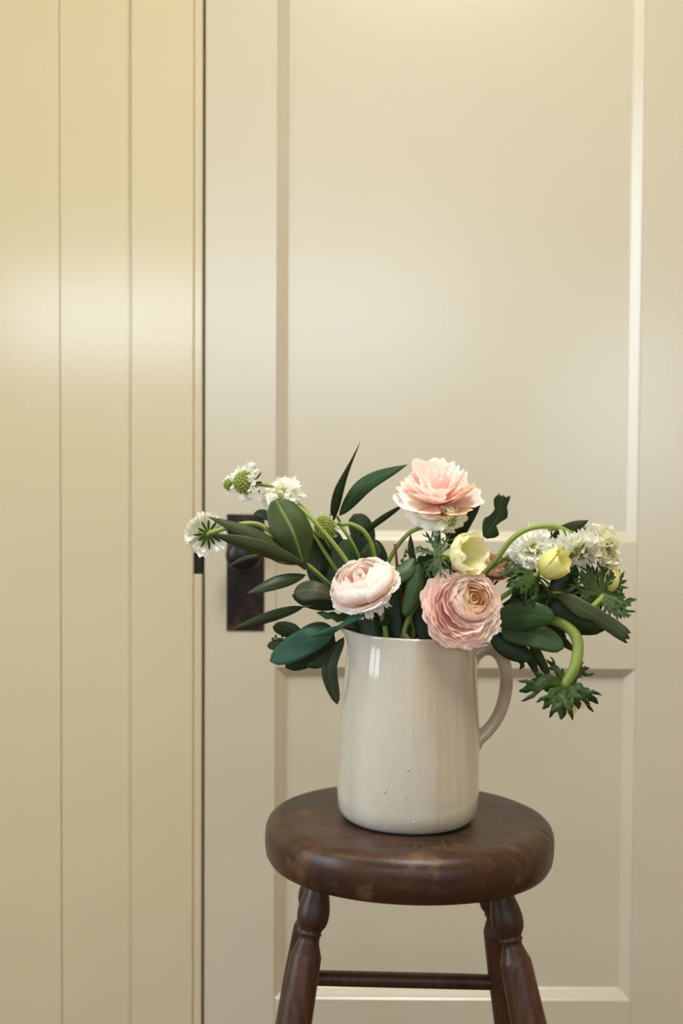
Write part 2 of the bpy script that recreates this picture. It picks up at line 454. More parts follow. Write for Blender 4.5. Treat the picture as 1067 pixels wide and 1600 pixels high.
def window(name, axis, at, hole, nm):
    o = structure(name)
    a0, a1, z0, z1 = hole
    def bar(nm_, p0, p1, q0, q1):
        if axis == 'x': part_box(nm_, at - .07, at - .03, p0, p1, q0, q1, M_white, o)
        else: part_box(nm_, p0, p1, at - .07, at - .03, q0, q1, M_white, o)
    bar('sill', a0, a1, z0, z0 + .04); bar('head', a0, a1, z1 - .04, z1)
    bar('frame', a0, a0 + .04, z0 + .04, z1 - .04); bar('frame', a1 - .04, a1, z0 + .04, z1 - .04)
    for k in range(1, nm):
        c = a0 + (a1 - a0) * k / nm; bar('mullion', c - .035, c + .035, z0 + .04, z1 - .04)
window('window_1', 'x', ROOM['x0'], W_LEFT, 2)
window('window_2', 'y', ROOM['y0'], W_REAR, 2)
window('window_3', 'y', ROOM['y0'], W_REAR2, 1)

# ------------------------------------------------------------------ the stool
YS = 1.46
TILT = math.radians(1.1)                       # the old stool leans a little to the right
seat_top = P(640, 1273, YS)
seat_R = 0.1655; seat_T = 0.052
stool = thing('round_stool', 'dark worn wooden stool with round seat and turned legs', 'stool', (seat_top.x, seat_top.y, 0))
prof = [(0.0, 0), (0.08, 0), (seat_R - .024, 0), (seat_R - .015, -.0011), (seat_R - .008, -.0042), (seat_R - .0032, -.0090), (seat_R - .0008, -.015), (seat_R, -.022),
        (seat_R - .0002, -.034), (seat_R - .0016, -.0435), (seat_R - .0050, -.0495), (seat_R - .0095, -seat_T), (0.06, -seat_T), (0.0, -seat_T)]
n = 112
angs = [2 * math.pi * k / n for k in range(n)]
crack = math.radians(-17.0)
angs += [crack % (2 * math.pi), (crack + .006) % (2 * math.pi), (crack - .006) % (2 * math.pi)]
angs = sorted(set(angs)); n = len(angs)
vs = []
RY = Matrix.Rotation(TILT, 3, 'Y')
for r, z in prof:
    for a in angs:
        rr = r
        if abs((a - crack + math.pi) % (2 * math.pi) - math.pi) < .001 and r > 0.12 and z < -.004: rr = r - .006
        wob = 1 + 0.0035 * math.sin(2 * a + .7) + 0.002 * math.sin(5 * a)
        vs.append(seat_top + RY @ V((rr * wob * math.cos(a), rr * wob * math.sin(a), z + 0.0006 * math.sin(3 * a + r * 40) * (r > .1))))
f = grid_faces(len(prof), n, True)
f = [tuple(reversed(q)) for q in f]
mesh_obj('seat', vs, f, M_seat, stool, origin=seat_top - V((0, 0, .02)))

def leg(top, low):
    """turned leg through two seen points, carried down to the floor"""
    d = (low - top); foot = top + d * (top.z / -d.z) if d.z else low
    L = (foot - top).length; ax = (foot - top).normalized()
    pr = [(-.012, .0125), (0.0, .0135), (.006, .0150), (.012, .0165), (.020, .0176), (.027, .0175), (.034, .0160), (.039, .0128), (.0415, .0118), (.043, .0128), (.0445, .0129), (.046, .0112), (.050, .0110),
          (.0545, .0124), (.059, .0142), (.0635, .0156), (.066, .0168), (.069, .0171), (.090, .0178), (.13, .0190), (.20, .0198), (.30, .019), (.38, .0165), (.385, .019), (.395, .019), (.40, .0155), (L - .02, .0125), (L, .012)]
    X_, Y_, A_ = basis(ax); vs = []
    for s, r in pr:
        for k in range(20):
            a = 2 * math.pi * k / 20; vs.append(top + ax * s + (X_ * math.cos(a) + Y_ * math.sin(a)) * r)
    f = grid_faces(len(pr), 20, True); f.append(tuple((len(pr) - 1) * 20 + k for k in range(20)))
    mesh_obj('leg', vs, f, M_leg, stool, origin=top)
    return top, foot
fl_ = leg(P(495.5, 1394, 1.378), P(459, 1600, 1.352))
fr_ = leg(P(785, 1404, 1.378), P(826, 1600, 1.352))
rl_ = leg(P(493, 1372, 1.532), P(455, 1600, 1.568))
rr_ = leg(P(766, 1376, 1.532), P(797, 1600, 1.568))
mid = lambda lg, z: lg[0].lerp(lg[1], (lg[0].z - z) / (lg[0].z - lg[1].z))
zs = P(640, 1532, 1.552).z
a, b_ = mid(rl_, zs + .001), mid(rr_, zs - .004)
v, f = tube([a, a.lerp(b_, .06), a.lerp(b_, .94), b_], [.007, .0092, .0098, .0098, .0092, .006], 24, 10)
mesh_obj('stretcher', v, f, M_leg, stool, origin=a)
for p_, q_, z in ((fl_, rl_, .33), (fr_, rr_, .33), (fl_, fr_, .24)):
    a, b_ = mid(p_, z), mid(q_, z)
    v, f = tube([a, b_], [.007, .010, .007], 10, 10); mesh_obj('stretcher', v, f, M_leg, stool, origin=a)

# ------------------------------------------------------------------ the jug
jb = seat_top + RY @ V((P(635, 1277, YS).x - seat_top.x, -0.012, 0.0003))
jtop_ctr = P(638, 985, YS)
JH = (jtop_ctr - jb).length
up_j = RY @ V((0, 0, 1))
jug = thing('stoneware_jug', 'pale grey glazed stoneware jug with handle on the stool seat', 'jug', jb)
def jr(z):
    pts = [(0, .0690), (.004, .0745), (.010, .0785), (.018, .0802), (.030, .0806), (.080, .0798), (.130, .0778), (.165, .0757), (.190, .0738), (.205, .0728), (.5, .0725)]
    for (z0, r0), (z1, r1) in zip(pts, pts[1:]):
        if z <= z1: return r0 + (r1 - r0) * (z - z0) / (z1 - z0) - .00018 * math.exp(-((z - .030) / .0016) ** 2)
NA = 96; outer = []; inner = []
zs_ = [0, .002, .004, .007, .010, .014, .018, .024, .0285, .030, .0315, .036, .05, .08, .11, .13, .15, .165, .18, .19, .197, .203, .208, JH - .003, JH - .001, JH]
zs_ = sorted(set(z for z in zs_ if z <= JH))
SP = math.radians(186)                          # the spout points to the left
def ring(r, z, lip=0.0):
    out = []
    for k in range(NA):
        a = 2 * math.pi * k / NA
        da = (a - SP + math.pi) % (2 * math.pi) - math.pi
        t_ = max(0.0, (z - (JH - .024)) / .024)
        g = math.exp(-(da / .17) ** 2) * t_ ** 3.0
        rr = r + g * .0120
        if abs(da) > .17: rr -= math.exp(-((abs(da) - .45) / .2) ** 2) * t_ ** 2 * .0010
        zz = z + g * .0035
        wob = 1 + .004 * math.sin(2 * a + 1 + z * 8) * (z > .02)
        out.append(jb + RY @ V((rr * wob * math.cos(a), rr * wob * math.sin(a), zz)))
    return out
# throwing marks are small steps in the wall
rings = [ring(0.0005, .003), ring(.062, .003), ring(.066, 0.0)] + [ring(jr(z), z) for z in zs_]
rings += [ring(jr(JH) - .0012, JH + .0012), ring(jr(JH) - .0030, JH + .0012), ring(jr(JH) - .0046, JH - .0005)]
for z in (JH - .004, JH - .012, JH - .03, .16, .12, .06, .02, .011): rings.append(ring(jr(z) - .0052, z))
rings += [ring(.05, .008), ring(.0005, .008)]
vs = [p for r in rings for p in r]
f = grid_faces(len(rings), NA, True)
mesh_obj('body', vs, f, M_jug, jug)
hp = [(733, 1030), (742, 1021), (757, 1013), (773, 1016), (785, 1030), (791, 1055), (789, 1085), (780, 1115), (764, 1139), (748, 1153), (740, 1161)]
hpts = [P(x, y, YS - .004) for x, y in hp]
v, f = tube(hpts, [.013, .0098, .0086, .0080, .0078, .0075, .0074, .0072, .0072, .0082, .0105], 40, 14, flat=1.35)
mesh_obj('handle', v, f, M_jugh, jug)
drops = [(595, 1065), (634, 1100), (632, 1172), (629, 1230), (627, 1214), (640, 1250), (625, 1262), (573, 1262), (597, 1206), (666, 1036)]
bits = []
for k, (x, y) in enumerate(drops):
    c = P(x, y, YS); zz = (c - jb).dot(up_j); dxx = c.x - jb.x - zz * math.sin(TILT)
    r = jr(max(0, zz)); dy = -math.sqrt(max(0, r * r - dxx * dxx))
    c = jb + RY @ V((dxx, dy, zz)); rr = .0006 + .0003 * (k % 3)
    n_ = V((dxx, dy, 0)).normalized(); X_, Y_, A_ = basis(n_)
    vv = []
    for s, h in ((1, -.2), (.8, .35), (.4, .62), (0.02, .7)):
        for q in range(8):
            an = q * math.pi / 4; vv.append(c + X_ * math.cos(an) * rr * s + Y_ * math.sin(an) * rr * s * 1.6 + A_ * h * rr * .7)
    bits.append((vv, grid_faces(4, 8, True)))
v, f = merge(*bits); o = mesh_obj('glaze_drips', v, f, M_jug, jug); o['kind'] = 'stuff'

# ------------------------------------------------------------------ plant pieces
JC = jb.copy()
_root_n = [0]
def root_point():
    """where a stem stands on the bottom of the jug"""
    _root_n[0] += 1
    a = _root_n[0] * 2.4; r = 0.012 + 0.042 * ((_root_n[0] * 0.618) % 1)
    return JC + RY @ V((r * math.cos(a), r * math.sin(a), 0.0105))

def through_mouth(target, root, up=0.0):
    """a point in the jug's mouth on the way from the root to the target"""
    d = V((target.x - JC.x, target.y - JC.y, 0))
    r = min(d.length, .052)
    d = d.normalized() * r if d.length > 1e-5 else V((0, 0, 0))
    c = JC + up_j * (JH - .012 + up)
    return V((c.x + d.x, c.y + d.y, c.z))

def stem(par, pts, rad, mat, n=22, name='stem'):
    v, f = tube(pts, rad, n, 8)
    al = [k / (n - 1) for k in range(n) for _ in range(8)]
    return mesh_obj(name, v, f, mat, par, attrs={'along': al})

PROFILE = {'oval': (.62, .55), 'lance': (.75, .95), 'obovate': (1.05, .50), 'round': (.5, .42), 'strap': (.35, .45), 'willow': (.9, 1.2)}
def leaf(par, pts, w_px, mat, shape='lance', tilt=0.0, fold=0.25, wave=0.06, name='leaf', left=None, right=None, seed=0, ends=None, n=17, thick=.0005):
    """leaf blade along pts [(px,py,Y)...] from its base to its tip; w_px full width as seen in the photo"""
    p3 = [P(*q) for q in pts]
    c = spline(p3, n); dep = sum(q[1] for q in p3) / len(p3)
    W = w_px / F * dep / 2
    a, b_ = PROFILE.get(shape, (.6, .6)); mx = (a / (a + b_)) ** a * (b_ / (a + b_)) ** b_
    ts = [-1, -.72, -.42, -.1, 0, .1, .42, .72, 1]
    rnd = random.Random(seed * 131 + int(pts[0][0] * 7 + pts[-1][1] * 3)); ph = rnd.random() * 6
    top, along, midv = [], [], []
    for k in range(n):
        s = k / (n - 1)
        t = (c[min(k + 1, n - 1)] - c[max(k - 1, 0)]).normalized()
        tc_ = (CAM - c[k]).normalized()
        side = t.cross(tc_)
        if side.length < 1e-3: side = t.cross(V((0, 0, 1)))
        side.normalize()
        side = Matrix.Rotation(math.radians(tilt), 3, t) @ side
        nor = side.cross(t).normalized()
        if nor.dot(tc_) < 0: nor = -nor
        wl = wr = max(.03, (s ** a * (1 - s) ** b_) / mx) if left is None else 0
        if left is not None:
            def ip(L_):
                u = s * (len(L_) - 1); i = min(int(u), len(L_) - 2); return L_[i] + (L_[i + 1] - L_[i]) * (u - i)
            wl, wr = ip(left), ip(right)
        for ti, t_ in enumerate(ts):
            wd = (wl if t_ < 0 else wr) * W
            z = -abs(t_) ** 1.4 * fold * wd + wave * W * math.sin(s * 9 + ph + (2 if t_ > 0 else 0)) * abs(t_) ** 2
            if ti == 4: z -= 0.02 * W
            q = c[k] + side * (t_ * wd) + nor * z
            if ends and k == n - 1: q = q + t * (ends[ti % len(ends)] * W)
            top.append(q + nor * thick * .5); along.append(s); midv.append(abs(t_))
    m = len(ts); low = []
    for k in range(n):
        for j in range(m):
            tc_ = (CAM - c[k]).normalized()
            low.append(top[k * m + j] - tc_ * thick)
    f = grid_faces(n, m); N_ = len(top)
    f += [tuple(i + N_ for i in reversed(q)) for q in grid_faces(n, m)]
    for k in range(n - 1):
        f.append((k * m, (k + 1) * m, (k + 1) * m + N_, k * m + N_)); f.append((k * m + m - 1, k * m + m - 1 + N_, (k + 1) * m + m - 1 + N_, (k + 1) * m + m - 1))
    for j in range(m - 1):
        f.append((j, j + N_, j + 1 + N_, j + 1)); q = (n - 1) * m; f.append((q + j, q + j + 1, q + j + 1 + N_, q + j + N_))
    return mesh_obj(name, top + low, f, mat, par, attrs={'along': along * 2, 'mid': midv * 2})

def petal_rev(par, C, A, prof, phi, dphi, mat, ruffle=0.0, freq=5, round_=0.25, seed=0, nu=8, nv=17, name='petal', scale=1.0, wobble=0.0, fine=.35, notch=0.0, narrow=0.0):
    """petal cut from a surface of revolution about the flower's axis: prof(s)->(r,z)"""
    X_, Y_, A_ = basis(A); rnd = random.Random(seed); ph = rnd.random() * 6; ph2 = rnd.random() * 6
    vs, al = [], []
    for i in range(nu):
        u = i / (nu - 1)
        for j in range(nv):
            t = -1 + 2 * j / (nv - 1)
            smax = 1 - round_ * abs(t) ** 2.6 - notch * math.exp(-(t / .16) ** 2)
            smax += ruffle * .35 * math.sin(freq * 1.7 * t + ph2) + min(ruffle, .08) * fine * math.sin(17 * t + ph)
            s = u * smax
            r, z = prof(s)
            ww = (1 - narrow) + narrow * min(1, s * 1.5)
            ang = phi + dphi * t * ww + wobble * .15 * math.sin(4 * s + ph)
            rf = ruffle * u ** 2.2 * math.sin(freq * t * 1.57 + ph) + wobble * .4 * math.sin(2.3 * t + 3 * u + ph2) * u
            r2 = r + rf * scale * .55; z2 = z + rf * scale * .45
            vs.append(C + (X_ * math.cos(ang) + Y_ * math.sin(ang)) * r2 + A_ * z2); al.append(u)
    return mesh_obj(name, vs, grid_faces(nu, nv), mat, par, attrs={'along': al})

def bez(p0, p1, p2, p3):
    def q(s):
        a = (1 - s) ** 3; b_ = 3 * s * (1 - s) ** 2; c = 3 * s * s * (1 - s); d = s ** 3
        return (a * p0[0] + b_ * p1[0] + c * p2[0] + d * p3[0], a * p0[1] + b_ * p1[1] + c * p2[1] + d * p3[1])
    return q

def ranunculus(par, C, A, R, rows, mats, seed, ruffle=0.05, depth=1.0, tight=0.5, q0=0.0, eye=True, flat=.62, rexp=.92, zpow=1.8):
    """rows: petals per ring from the eye outwards"""
    rnd = random.Random(seed); n = len(rows)
    X_, Y_, A_ = basis(A); ph = rnd.random() * 6
    for i, cnt in enumerate(rows):
        q = q0 + (1 - q0) * i / (n - 1)
        rt_ = R * (0.13 + 0.87 * q ** rexp)
        zt = R * depth * (0.50 + .06 * math.sin(q * 3) - flat * q ** zpow)
        zb = -R * depth * .50
        bulge = 1.0 + .42 * (1 - q) * tight + .05
        ph += 2.4
        for k in range(cnt):
            j = rnd.uniform(-.06, .06)
            r_ = rt_ * (1 + j * .8); z_ = zt + R * rnd.uniform(-.05, .05)
            if q < .55: pf = bez((.04 * R, zb), (r_ * bulge * 1.25, zb * .9), (r_ * bulge * 1.12, z_ * .6 + zb * .1), (r_, z_))
            else: pf = bez((.04 * R, zb), (r_ * .75, zb * 1.05), (r_ * .86, z_ * .2 + zb * .35 - .0), (r_, z_))
            mat = mats[0] if q < .34 else mats[1] if q < .8 else mats[-1]
            petal_rev(par, C, A, pf, ph + 2 * math.pi * k / cnt + rnd.uniform(-.15, .15), math.pi / cnt * rnd.uniform(1.15, 1.45), mat,
                      ruffle=ruffle * (.35 + .65 * q), freq=rnd.uniform(4, 7) if q > .4 else 3, round_=.16 + .1 * rnd.random(), seed=rnd.randint(0, 99999), scale=R, wobble=.01 * q)
    if not eye: return
    eye = []
    for k in range(14):
        r = R * .085 * math.sqrt(k / 14); a = k * 2.4
        eye.append(bead(C + (X_ * math.cos(a) + Y_ * math.sin(a)) * r + A_ * (R * depth * .30), R * .03))
    v, f = merge(*eye); e = mesh_obj('flower_eye', v, f, M_eye, par, attrs={'along': [.5] * len(v)}); e['kind'] = 'stuff'

def bead(c, r, sides=6):
    vs = [c + V((0, 0, r))]
    for z in (.5, -.5):
        for k in range(sides):
            a = 2 * math.pi * k / sides + (z > 0) * .5; vs.append(c + V((math.cos(a) * .87 * r, math.sin(a) * .87 * r, z * r)))
    vs.append(c - V((0, 0, r))); f = []
    for k in range(sides):
        n_ = (k + 1) % sides
        f += [(0, 1 + k, 1 + n_), (1 + k, 1 + sides + k, 1 + sides + n_, 1 + n_), (1 + sides + k, 2 * sides + 1, 1 + sides + n_)]
    return vs, f

def blade(base, d0, d1, L, W, n=7, teeth=0.0, nor=None, rnd=None):
    """narrow bract finger: starts along d0 and bends to d1"""
    c = []; p = V(base)
    for k in range(n):
        c.append(p.copy()); d = V(d0).lerp(V(d1), k / (n - 1)).normalized(); p = p + d * (L / (n - 1))
    vs, al = [], []
    for k in range(n):
        s = k / (n - 1)
        t = (c[min(k + 1, n - 1)] - c[max(k - 1, 0)]).normalized()
        sd = t.cross(nor); sd = sd.normalized() if sd.length > 1e-3 else V((1, 0, 0))
        w_ = W * (.35 + 1.3 * s) * (1 - s ** 3) + W * .08
        if teeth: w_ *= 1 + teeth * (1 if k % 2 else -.6)
        nn = sd.cross(t)
        for q in (-1, 0, 1):
            vs.append(c[k] + sd * q * w_ - nn * abs(q) * w_ * .35); al.append(s)
    return vs, grid_faces(n, 3), al

def scabiosa(par, C, A, R, seed, mat, disc=0.45, beads=40, outer=13, inner=11, core=8, bracts=9, dome=1.0, open_=1.0, bract_len=.55):
    rnd = random.Random(seed); X_, Y_, A_ = basis(A)
    rd = R * disc
    # receptacle
    prof = [(0.001, -.55), (.35, -.5), (.7, -.25), (.85, .0), (.8, .35), (.6, .65), (.3, .85), (.001, .92)]
    vs = []
    for r, z in prof:
        for k in range(14):
            a = 2 * math.pi * k / 14; vs.append(C + (X_ * math.cos(a) + Y_ * math.sin(a)) * r * rd + A_ * z * rd * dome)
    mesh_obj('receptacle', vs, grid_faces(len(prof), 14, True), M_seed, par, attrs={'along': [.3] * len(vs)})
    bd = []
    for k in range(beads):
        u = (k + .5) / beads; th = math.acos(1 - u * .95); a = k * 2.39996
        p = C + (X_ * math.cos(a) + Y_ * math.sin(a)) * math.sin(th) * rd * .95 + A_ * (math.cos(th) * rd * .95 * dome)
        bd.append(bead(p, rd * min(.17, 1.15 / math.sqrt(max(beads, 1)))))
    if bd:
        v, f = merge(*bd); o = mesh_obj('seed_buds', v, f, M_seed, par, attrs={'along': [rnd.random() for _ in v]}); o['kind'] = 'stuff'
    def floret(th, phi, L, wf):
        d = (X_ * math.cos(phi) + Y_ * math.sin(phi)); dirr = (d * math.sin(th) + A_ * math.cos(th)).normalized()
        side = A_.cross(d).normalized(); nor = side.cross(dirr).normalized()
        if nor.dot(A_) < 0: nor = -nor
        base = C + (d * math.sin(th) * rd * .75 + A_ * math.cos(th) * rd * .75 * dome)
        nu, nv = 6, 11; p1, p2 = rnd.random() * 6, rnd.random() * 6; lob = rnd.choice((2.5, 3.0, 3.5))
        tw = rnd.uniform(-.35, .35); side = (side * math.cos(tw) + nor * math.sin(tw)); nor = side.cross(dirr).normalized() * (1 if side.cross(dirr).dot(nor) > 0 else -1)
        vs, al = [], []
        for i in range(nu):
            u = i / (nu - 1)
            for j in range(nv):
                v_ = -1 + 2 * j / (nv - 1)
                ln = L * (1 - .32 * v_ * v_ - .20 * abs(math.sin(lob * 1.57 * v_ + p1)))
                x = u * ln; wd = wf * L * (.12 + .88 * u ** .8) * v_
                z = L * (.22 * u * u * math.sin(3.6 * v_ + p2) + .14 * u ** 3 * math.sin(9 * v_ + p1) + .20 * v_ * v_ * u - .18 * u * u * open_)
                vs.append(base + dirr * x + side * wd + nor * z); al.append(u)
        mesh_obj('floret', vs, grid_faces(nu, nv), mat, par, attrs={'along': al})
    outer = int(outer * 1.35); inner = int(inner * 1.3); beads = beads
    for k in range(outer): floret(math.radians(rnd.uniform(70, 100)), 2 * math.pi * (k + rnd.uniform(-.3, .3)) / outer, (R - rd * .7) * rnd.uniform(.82, 1.12), .40)
    for k in range(inner): floret(math.radians(rnd.uniform(50, 70)), 2 * math.pi * (k + .5 + rnd.uniform(-.25, .25)) / max(1, inner), (R - rd * .7) * rnd.uniform(.62, .88), .42)
    for k in range(core): floret(math.radians(rnd.uniform(14, 42)), 2 * math.pi * (k + rnd.uniform(-.3, .3)) / max(1, core), R * rnd.uniform(.28, .42), .55)
    for k in range(bracts):
        a = 2 * math.pi * (k + rnd.uniform(-.15, .15)) / bracts; d = X_ * math.cos(a) + Y_ * math.sin(a)
        v, f, al = blade(C - A_ * rd * .5 * dome + d * rd * .25, d * .9 - A_ * .25, d + A_ * .15, R * bract_len * rnd.uniform(.8, 1.2), R * .055, nor=A_)
        mesh_obj('bract', v, f, M_bract, par, attrs={'along': al})

def ruff(par, C, A, L, cnt, seed, spread=80, droop=20, mat=None, W=.11, skip=None, name='ruff_bract'):
    """whorl of finely cut leaves under an anemone"""
    rnd = random.Random(seed); X_, Y_, A_ = basis(A)
    for k in range(cnt):
        a = 2 * math.pi * (k + rnd.uniform(-.3, .3)) / cnt
        th = math.radians(spread + rnd.uniform(-22, 22)); th2 = th + math.radians(droop + rnd.uniform(-25, 25))
        d = X_ * math.cos(a) + Y_ * math.sin(a)
        d0 = d * math.sin(th) + A_ * math.cos(th); d1 = d * math.sin(th2) + A_ * math.cos(th2) + (X_ * rnd.uniform(-.3, .3) + Y_ * rnd.uniform(-.3, .3))
        ln = L * rnd.uniform(.75, 1.12)
        parts = [blade(C, d0, d1, ln, L * W, n=9, teeth=.35, nor=A_)]
        side = A_.cross(d).normalized()
        for sg, at in ((-1, 3), (1, 4), (-1, 5), (1, 6)):   # side fingers on each cut leaf
            bp = parts[0][0][3 * at + 1]
            parts.append(blade(bp, d1 + side * sg * .9, d1 + side * sg * rnd.uniform(.1, .6) + A_ * rnd.uniform(-.3, .3), ln * rnd.uniform(.28, .44), L * W * .55, n=5, nor=A_))
        v, f = merge(*[(p[0], p[1]) for p in parts]); al = [x for p in parts for x in p[2]]
        mesh_obj(name, v, f, mat or M_ruff, par, attrs={'along': al})

def cup(par, C, A, R, H, cnt, mat, seed, flare=1.0, ruffle=.04, rows=1, name='petal'):
    rnd = random.Random(seed)
    for r_ in range(rows):
        k_ = 1 - .14 * r_
        for k in range(cnt):
            j = rnd.uniform(.9, 1.1)
            pf = bez((.05 * R, 0), (R * .9 * k_, -.06 * H), (R * 1.12 * k_ * j, H * .45), (R * flare * k_ * j, H * rnd.uniform(.88, 1.05)))
            petal_rev(par, C, A, pf, 2 * math.pi * (k + .5 * r_) / cnt + rnd.uniform(-.1, .1), math.pi / cnt * 1.25, mat, ruffle=ruffle, freq=4, round_=.34, seed=rnd.randint(0, 9999), scale=R, name=name, fine=.06)

# ------------------------------------------------------------------ flowers
def flower_thing(name, label, cat, group=None):
    r = root_point(); return thing(name, label, cat, r, group), r
def run_stem(par, root, pts, rad, mat, n=30):
    p3 = [P(*q) for q in pts]
    m_ = through_mouth(p3[0], root)
    return stem(par, [root, root.lerp(m_, .55), m_] + p3, rad, mat, n)
def px(n_, Y): return n_ / F * Y

# 1 large pink ranunculus over the rim
t_, r_ = flower_thing('ranunculus', 'large open pink ranunculus hanging over the jug rim beside the handle', 'flower', 'ranunculus blooms')
C = P(722, 950, 1.375); A = face_dir(.20, .22, .93)
run_stem(t_, r_, [(632, 985, 1.405), (655, 940, 1.41), (690, 935, 1.41), (715, 948, 1.397)], [.003, .003, .003], M_stem)
R_ = px(66, 1.375)
Xa, Ya, Aa = basis(A)
ranunculus(t_, C, A, R_, [5, 6, 7, 7, 8, 9, 9], [M_pink, M_pink, M_pink], 11, ruffle=.05, depth=.62, q0=.56, eye=False)
C2 = C + Xa * R_ * .22 + Ya * R_ * .20 + Aa * R_ * .06
ranunculus(t_, C2, face_dir(.26, .26, .92), R_ * .72, [3, 4, 5, 5, 6, 6, 7, 7, 8, 8, 9], [M_pinkc, M_pink, M_pink], 12, ruffle=.035, depth=.70, tight=1.0, flat=.5)

# 2 blush ranunculus on the left
t_, r_ = flower_thing('ranunculus', 'cream blush ranunculus seen side on above the jug spout', 'flower', 'ranunculus blooms')
C = P(565, 909, 1.385); A = face_dir(-.36, .78, .50)
run_stem(t_, r_, [(600, 975, 1.42), (590, 945, 1.41), (578, 925, 1.40)], [.003, .003], M_stem)
ranunculus(t_, C, A, px(58, 1.385), [4, 5, 6, 6, 7, 7, 8, 8, 9, 9, 10, 10, 10], [M_blush, M_blush, M_blush], 23, ruffle=.034, depth=.66, tight=.8, flat=.92, rexp=.60, zpow=2.2)
for k in range(5):
    pf = bez((.003, -.004), (.010, -.012), (.018, -.020), (.024, -.034))
    petal_rev(t_, C, A, pf, math.radians(-130 + 32 * k), .35, M_white_p, ruffle=.08, freq=5, round_=.3, seed=k, scale=.03)

# 3 fading pink bloom on top
t_, r_ = flower_thing('ranunculus', 'blown pale pink bloom with browning petals standing highest in the jug', 'flower', 'ranunculus blooms')
C = P(683, 770, 1.43); A = face_dir(.05, .80, .55)
run_stem(t_, r_, [(682, 960, 1.44), (684, 900, 1.435), (683, 850, 1.43), (682, 800, 1.432)], [.0035, .004, .0046, .0042], M_pstem)
rnd = random.Random(5); R = px(62, 1.43)
for i, (cnt, rt_, zt, mt) in enumerate([(4, .30, .40, M_faded), (5, .50, .46, M_faded), (6, .70, .44, M_faded), (6, .86, .30, M_faded), (7, .98, .10, M_faded), (6, 1.0, -.16, M_faded), (6, .86, -.42, M_white_p), (5, .60, -.66, M_white_p)]):
    for k in range(cnt):
        r1 = rt_ * R * rnd.uniform(.84, 1.12); z1 = zt * R + R * rnd.uniform(-.14, .14)
        Ap = (A + V((rnd.uniform(-.22, .22), rnd.uniform(-.22, .22), rnd.uniform(-.12, .12)))).normalized()
        pf = bez((.05 * R, -.30 * R), (r1 * .72, -.22 * R + max(0, zt) * R * .5), (r1 * 1.10, z1 * .9 + .14 * R), (r1 * rnd.uniform(.92, 1.06), z1))
        phi = 2 * math.pi * (k + .4 * i) / cnt + rnd.uniform(-.25, .25)
        back = abs((phi + math.radians(58) + math.pi) % (2 * math.pi) - math.pi)
        mm = M_brownp if (i in (3, 4, 5) and back < .62 and k % 4 != 1) else mt
        petal_rev(t_, C, Ap, pf, phi, math.pi / cnt * rnd.uniform(.95, 1.35), mm, ruffle=.10, freq=rnd.uniform(3, 8), round_=.26, seed=rnd.randint(0, 9999), scale=R, wobble=.22, nu=9, nv=17)
ruff(t_, P(683, 812, 1.43), face_dir(0, .9, .2), px(22, 1.43), 6, 4, spread=95, droop=35, mat=M_deep, W=.08, name='sepal')

# 4 dry peach bloom behind
t_, r_ = flower_thing('ranunculus', 'half hidden dry peach bloom behind the green arching stem', 'flower', 'ranunculus blooms')
C = P(772, 884, 1.47); A = face_dir(.15, .75, .5)
run_stem(t_, r_, [(735, 970, 1.46), (758, 920, 1.468), (770, 897, 1.47)], [.0028, .0028], M_dstem)
ranunculus(t_, C, A, px(32, 1.47), [3, 4, 5, 6, 7], [M_peach, M_peach, M_peach], 31, ruffle=.12, depth=.9)

# 5 lemon white anemone beside the green ruff
t_, r_ = flower_thing('anemone', 'lemon white anemone opening to the right above the pink ranunculus', 'flower', 'anemones')
C = P(716, 868, 1.385); A = face_dir(.62, .18, .62)
run_stem(t_, r_, [(672, 975, 1.43), (682, 910, 1.41), (690, 875, 1.395), (712, 868, 1.388)], [.003, .003, .0026], M_stem)
cup(t_, C - A * .004, A, px(29, 1.385), px(42, 1.385), 5, M_lemon, 3, flare=1.2, ruffle=.17, rows=2)
ruff(t_, P(686, 868, 1.395), face_dir(-.1, .6, .5), px(44, 1.4), 14, 8, spread=85, droop=25, mat=M_ruff, W=.06)

# 6 yellow bud with dark ruff
t_, r_ = flower_thing('anemone', 'yellow half open anemone bud above a dark feathery ruff', 'flower', 'anemones')
C = P(846, 893, 1.40); A = face_dir(.62, .42, .45)
run_stem(t_, r_, [(735, 975, 1.42), (775, 940, 1.415), (812, 915, 1.41), (842, 896, 1.402)], [.003, .003, .0028], M_stem)
cup(t_, C, A, px(24, 1.4), px(46, 1.4), 5, M_yellow, 9, flare=.92, ruffle=.07, rows=2)
ruff(t_, P(838, 899, 1.405), face_dir(.45, .55, .3), px(60, 1.4), 32, 12, spread=105, droop=35, mat=M_ruff, W=.08)

# 7 yellow bud at the far right
t_, r_ = flower_thing('anemone', 'pale yellow anemone bud mostly hidden behind its ruff, rightmost bud', 'flower', 'anemones')
C = P(945, 925, 1.425); A = face_dir(.25, .75, -.4)
run_stem(t_, r_, [(735, 978, 1.44), (800, 950, 1.43), (870, 928, 1.41), (915, 950, 1.40), (936, 938, 1.41), (943, 928, 1.42)], [.003, .003, .0034, .003], M_stem, 40)
cup(t_, C, A, px(21, 1.42), px(40, 1.42), 5, M_yellow, 14, flare=.8, ruffle=.03, rows=1)
ruff(t_, P(938, 928, 1.415), face_dir(.15, .30, .75), px(54, 1.42), 26, 17, spread=82, droop=10, mat=M_ruff, W=.078)

